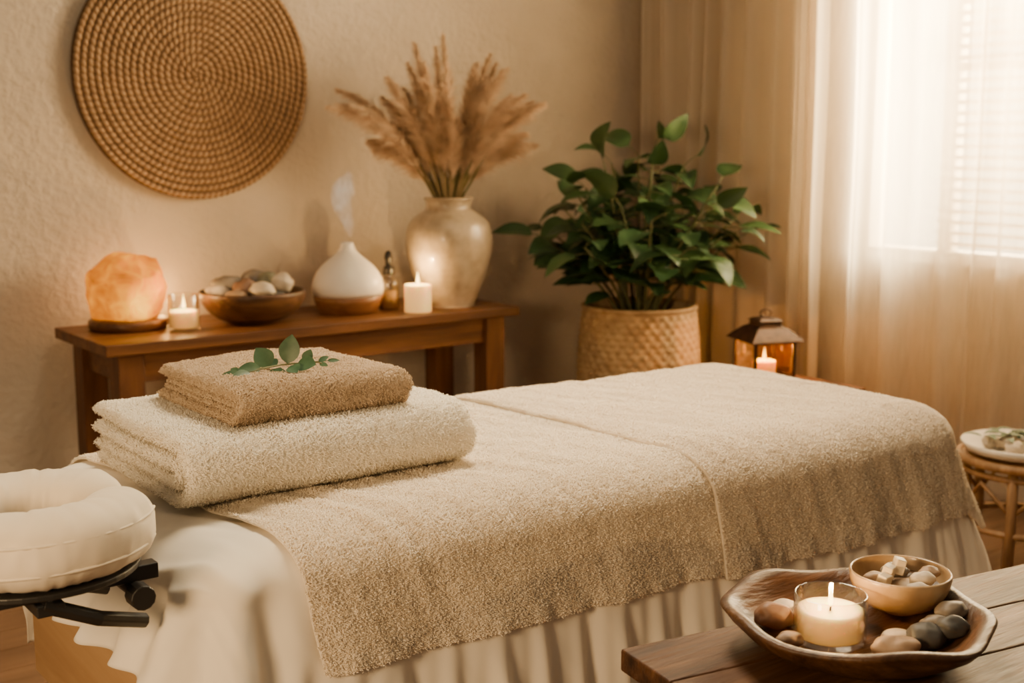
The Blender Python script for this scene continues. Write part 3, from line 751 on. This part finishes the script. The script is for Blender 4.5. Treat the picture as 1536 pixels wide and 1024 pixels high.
def cradle():
    e=empty('face_cradle'); c=Vector((.513,1.842,.795)); mb=MB()
    n=120
    a0=math.radians(8)
    seg=36; vs=[];fs=[]
    for i in range(n+1):
        t=i/n; a=a0+(2*PI-2*a0)*t
        endk=min(t,1-t)/.07; s=1 if endk>=1 else math.sqrt(max(1-(1-endk)**2,0))*.999+.001
        Rr=.115
        ctr=Vector((Rr*1.05*math.cos(a),Rr*1.02*math.sin(a),0)); rad=Vector((math.cos(a),math.sin(a),0))
        for k in range(seg):
            ph=2*PI*k/seg
            cr,sr=math.cos(ph),math.sin(ph)
            rr=.055*s; hh=.054*s
            px=math.copysign(abs(cr)**.9,cr)*rr; pz=math.copysign(abs(sr)**.85,sr)*hh
            w=1+.045*noise.noise(Vector((math.cos(a)*3,math.sin(a)*3,ph)))+.045*noise.noise(Vector((math.cos(a)*12,math.sin(a)*12,sr*2)))+.025*noise.noise(Vector((math.cos(a)*26,math.sin(a)*26,sr*3)))
            vs.append(c+ctr+rad*px*w+Vector((0,0,pz*w)))
    for i in range(n):
        for k in range(seg):
            k2=(k+1)%seg; fs.append((i*seg+k,i*seg+k2,(i+1)*seg+k2,(i+1)*seg+k))
    fs.append(tuple(range(seg))[::-1]); fs.append(tuple(n*seg+k for k in range(seg)))
    mb.add(vs,fs); 
    mb.build('cushion',[M['cushion']],e)
    mb=MB()
    for zz,ro in ((.020,.0515),(-.022,.0510)):
        mb.tube([c+Vector(((.115*1.05+ro)*math.cos(a),(.115*1.02+ro)*math.sin(a),zz)) for a in np.linspace(math.radians(25),2*PI-math.radians(25),80)],.0024,6)
    mb.build('seam',[M['cushion']],e)
    mb=MB()
    mb.lathe([(.075,-.064),(.150,-.064),(.150,-.055),(.075,-.055),(.075,-.064)],c,48)
    z=.714
    for y in (1.79,1.93):
        mb.box((.36,y-.013,z-.012),(.675,y+.013,z+.012))
    mb.box((.49,1.76,z-.030),(.53,1.97,z-.013)); 
    mb.tube([(.635,1.745,.690),(.635,1.98,.690)],.010,10); mb.tube([(.635,1.735,.690),(.635,1.765,.690)],.019,12)
    mb.tube([(.50,1.77,.70),(.58,1.77,.662),(.655,1.79,.635)],.012,8); mb.tube([(.50,1.95,.70),(.58,1.95,.665),(.655,1.95,.64)],.012,8)
    mb.build('metal_bracket',[M['black']],e,smooth=False,bevel=.002)
cradle()

def fold_towel(name,x0,x1,y0,y1,z0,layers,mat,seed,count,hlen,hw,rot=0):
    e=empty(name)
    Rmax=max(l[0]+l[1]/2 for l in layers); cz=z0+Rmax
    for li,(R,th,ef,d0,d1) in enumerate(layers):
        cl=[]
        yc=y0+Rmax; yf=y1-ef
        nst=34
        for i in range(nst): t=i/nst; cl.append((yf+(yc-yf)*t,-R,0,-1))
        na=14
        for i in range(na+1):
            a=-PI/2-PI*i/na; cl.append((yc+R*math.cos(a),R*math.sin(a),math.cos(a),math.sin(a)))
        for i in range(1,nst+1): t=i/nst; cl.append((yc+(yf-.012*li-yc)*t,R,0,1))
        L=len(cl); out=[]
        for i,(y,z,ny,nz) in enumerate(cl):
            q=min(i,L-1-i); s=math.sqrt(max(1-(1-min(q/2.2,1))**2,0)); out.append((y,z,ny*s,nz*s))
        for i in range(L-1,-1,-1):
            y,z,ny,nz=cl[i]; q=min(i,L-1-i); s=math.sqrt(max(1-(1-min(q/2.2,1))**2,0)); out.append((y,z,-ny*s,-nz*s))
        m=len(out); nx=130; vs=[];fs=[]
        xa,xb=x0+d0,x1+d1
        for i in range(nx+1):
            u=.5-.5*math.cos(PI*i/nx); x=xa+(xb-xa)*u
            de=min(x-xa,xb-x); s=math.sqrt(max(1-(1-min(de/(th*.55),1))**2,0))
            for (y,z,ny,nz) in out:
                yy=y+ny*th/2*s; zz=z+nz*th/2*s
                hgt=(zz+Rmax)/(2*Rmax)
                nn=noise.noise(Vector((x*6+seed,yy*6,hgt*2)))
                zz+=hgt*(.007*nn+.006*math.sin(PI*u)) 
                zz-=hgt*.006*(1-s)
                xx=x+.011*noise.noise(Vector((seed+5,yy*7,z*30)))
                yy+=.007*noise.noise(Vector((x*5,seed,hgt*2)))
                vs.append((xx,yy,cz+zz+.0018*noise.noise(Vector((x*60,yy*60,zz*60)))))
        for i in range(nx):
            for k in range(m):
                k2=(k+1)%m; fs.append((i*m+k,(i+1)*m+k,(i+1)*m+k2,i*m+k2))
        mb=MB(); mb.add(vs,fs); ob=mb.build('fold_layer_%d'%(li+1),[mat],e)
        f0=fs[m*(nx//2)+nst+na//2]; a,b,c_,d_=[Vector(vs[q]) for q in f0]
        if (c_-a).cross(d_-b).y>0:
            ob.data.flip_normals()
        pile(ob,count if li==0 else int(count*.6),hlen,hw,mat,e,seed+li,lean=.9,name='terry_pile_%d'%(li+1))
    return e
fold_towel('folded_cream_towel',.80,1.385,1.955,2.42,.736,[(.0445,.022,.0,0,0),(.0165,.019,.02,-.006,.004)],M['twhite'],3,150000,.0048,.00075)
fold_towel('folded_beige_towel',.915,1.27,2.005,2.37,.853,[(.0245,.016,.0,0,0),(.0070,.011,.02,.004,-.004)],M['tbeige'],8,90000,.0038,.0007)

def sprig():
    mb=MB(); c=Vector((1.06,2.125,.932)); r=Vector((R_[0],R_[1],0)); f=Vector((F_[0],F_[1],0)); u=Vector((0,0,1))
    def P(a,b,h): return c+r*a+f*b+u*h
    stem=[P(-.085,-.03,-.010),P(-.04,-.01,-.002),P(.0,.0,.004),P(.04,.0,.008),P(.085,.01,.010)]
    mb.tube(stem,[.0018,.0018,.0016,.0014,.0008],6,1)
    mb.tube([P(.0,0,.004),P(-.03,-.02,.0),P(-.07,-.05,-.006)],[.0014,.0012,.0008],6,1)
    mb.tube([P(.05,0,.008),P(.075,-.02,.012),P(.09,-.03,.006)],[.001,.0009,.0006],6,1)
    nf=(-f*.8+u*.7)
    for (a,b,h,da,db,dh,L,W) in [(-.02,0,.0,-.55,.1,.75,.046,.040),(.012,0,.006,.15,.1,1,.056,.040),(.0,-.005,.0,-.15,-.5,-.55,.050,.042),(.03,0,.006,.6,-.4,.1,.044,.036),
        (-.035,-.01,-.002,-.9,-.3,.1,.044,.028),(-.065,-.03,-.008,-1,-.4,.1,.040,.017),(.01,.01,.01,.3,.3,.6,.040,.030),(-.05,-.04,-.004,-.7,-.6,.0,.036,.020),
        (.045,0,.008,.3,.2,.8,.028,.022),(.07,.0,.010,.9,.2,.5,.022,.012),(.085,.01,.010,1,.0,.1,.024,.009),(.075,-.02,.010,.7,-.6,.0,.022,.010),(-.01,.01,.0,-.6,.6,.2,.036,.026),(.02,-.01,.004,.4,-.8,-.1,.034,.028),(-.075,-.02,-.006,-.7,.6,.2,.028,.013)]:
        mb.leaf(P(a,b,h),r*da+f*db+u*dh,nf if dh<.9 else -f,L,W,curl=.25,fold=.12,mi=0,shape=.85)
    mb.build('eucalyptus_sprig',[M['euc'],M['stem']])
sprig()

# ------------------------------------------------------------------ foreground table
TZ=.61
def fg():
    e=empty('side_table'); o=Vector((1.197,1.324,0)); rot=Matrix.Rotation(math.radians(-10),3,'Z')
    def bx(mb,a,b): mb.box((o.x+a[0],o.y+a[1],a[2]),(o.x+b[0],o.y+b[1],b[2]),0,rot,o)
    mb=MB(); W=.88; D=.52; n=4
    for i in range(n): bx(mb,(0,-D+i*D/n,TZ-.035),(W,-D+(i+1)*D/n-.0015,TZ))
    mb.build('plank_top',[M['side']],e,smooth=False,bevel=.004)
    mb=MB(); bx(mb,(.04,-.06,TZ-.11),(W-.04,-.04,TZ-.036)); bx(mb,(.04,-D+.04,TZ-.11),(W-.04,-D+.06,TZ-.036)); bx(mb,(.04,-D+.06,TZ-.11),(.06,-.06,TZ-.036)); bx(mb,(W-.06,-D+.06,TZ-.11),(W-.04,-.06,TZ-.036))
    mb.build('apron',[M['side']],e,smooth=False,bevel=.002)
    k=0
    for x in (.03,W-.09):
        for y in (-.09,-D+.03):
            k+=1; mb=MB(); bx(mb,(x,y,0),(x+.06,y+.06,TZ-.036)); mb.build('leg_%d'%k,[M['side']],e,smooth=False,bevel=.003)
fg()
bc=Vector((1.470,1.110,TZ))
def fgbowl():
    def wob(x,y,z,th):
        q=1+.018*math.cos(8*th+.3)*min(z/.06,1)+.012*math.sin(3*th+1)
        rim=.004*math.sin(5*th)+.003*math.cos(3*th) if z>.04 else 0
        return x*q*.975,y*q*.975,z*.86+rim*(z/.07)
    pr=[(.0001,0),(.105,0),(.118,.004),(.145,.018),(.168,.034),(.184,.050),(.195,.066),(.198,.071),(.194,.076),(.182,.075),(.172,.066),(.158,.046),(.136,.028),(.110,.017),(.06,.015),(.0001,.015)]
    mb=MB(); mb.lathe(pr,bc,96,0,wob); mb.build('carved_wooden_bowl',[M['bowlwood']])
fgbowl()
glass_cup((1.442,1.137,TZ+.0140),.0530,.072,.040,'tealight_glass',1.2,.72,.0035,.008)
e=empty('stoneware_bowl'); c=(1.592,1.126,TZ+.030)
mb=MB(); mb.lathe(bowl_profile(.076,.060,.004,.03,.004,pw=.85),c,56); mb.build('bowl',[M['stoneware']],e)
mb=MB()
for k,(r,f,z,rx,ry,rz_,mi) in enumerate([(.03,-.012,.052,.020,.014,.011,3),(.048,.01,.054,.016,.013,.010,2),(-.04,0,.048,.018,.016,.012,2),(0,.03,.050,.022,.018,.012,0),(.015,-.04,.046,.018,.014,.01,3),(0,0,.030,.048,.048,.016,2)]):
    mb.ell(rf(c,r,f,z),(rx,ry,rz_),mi,amp=.25,rotz=-.6,seed=k+30)
mb.build('pebbles',ST,e)
mb=MB()
for (r,f,z,a,h) in [(-.020,-.005,.060,.3,.012),(-.002,.004,.068,.9,.012),(-.03,-.02,.054,.1,.009)]:
    p=Vector(rf(c,r,f,z)); mb.box((p.x-.010,p.y-.008,p.z-h),(p.x+.010,p.y+.008,p.z+h),0,Matrix.Rotation(a,3,'Z')@Matrix.Rotation(.25,3,'X'),p)
mb.build('soap_cubes',[noisy('soap',(.66,.54,.37),(.74,.62,.44),rough=.5,bstr=0)],e,smooth=False,bevel=.002)
mb=MB()
for k,(r,f,z,rx,ry,rz_,mi,a) in enumerate([(-.118,.022,.044,.030,.022,.019,4,0),(-.105,-.035,.030,.020,.015,.012,2,.3),(.036,-.070,.032,.034,.024,.017,2,0),
    (.090,-.036,.035,.030,.024,.020,1,.4),(.142,.012,.054,.027,.019,.016,0,.5),(.112,-.015,.044,.024,.02,.015,0,.2),(.128,-.03,.047,.026,.02,.016,1,.2),(-.09,.06,.035,.03,.025,.018,3,0),(.055,-.02,.026,.025,.02,.012,3,0)]):
    mb.ell(rf(bc,r,f,z),(rx,ry,rz_),mi,amp=.22,rotz=a-.64,seed=k+50,seg=28,rings=18)
mb.build('bowl_pebbles',ST)

# ------------------------------------------------------------------ lights
def area(name,loc,tgt,size,e,c,sy=None,spread=180):
    l=bpy.data.lights.new(name,'AREA'); l.energy=e; l.color=c; l.size=size; l.spread=math.radians(spread)
    if sy: l.shape='RECTANGLE'; l.size_y=sy
    o=bpy.data.objects.new(name,l); o.location=loc; o.rotation_euler=(Vector(tgt)-Vector(loc)).to_track_quat('-Z','Y').to_euler(); link(o); return o
area('window_daylight',(4.80,2.6,1.85),(2.0,2.4,.9),1.6,800,(1,.78,.47),1.5)
area('overhead_fill',(2.0,2.5,2.9),(1.75,2.15,.5),.8,44,(1,.79,.52),spread=105)  # unseen overhead fill, added to keep the room lit
area('front_left_fill',(-.9,.9,1.35),(1.2,2.1,.65),.5,20,(1,.66,.33),spread=115)  # unseen warm fill from front left, added to lift the bed's near side
w=bpy.data.worlds.new('World'); bpy.context.scene.world=w; w.use_nodes=True
bg=w.node_tree.nodes['Background']; bg.inputs[0].default_value=(1,.80,.56,1); bg.inputs[1].default_value=.22

# ------------------------------------------------------------------ camera
cam=bpy.data.cameras.new('camera'); co=bpy.data.objects.new('camera',cam); link(co)
p=math.radians(9); co.location=(0,0,1.35)
co.rotation_euler=Vector((.6018*math.cos(p),.7986*math.cos(p),-math.sin(p))).to_track_quat('-Z','Y').to_euler()
cam.sensor_width=36; cam.lens=1900/1536*36; cam.clip_start=.05
cam.dof.use_dof=True; cam.dof.focus_distance=2.15; cam.dof.aperture_fstop=4.2
bpy.context.scene.camera=co
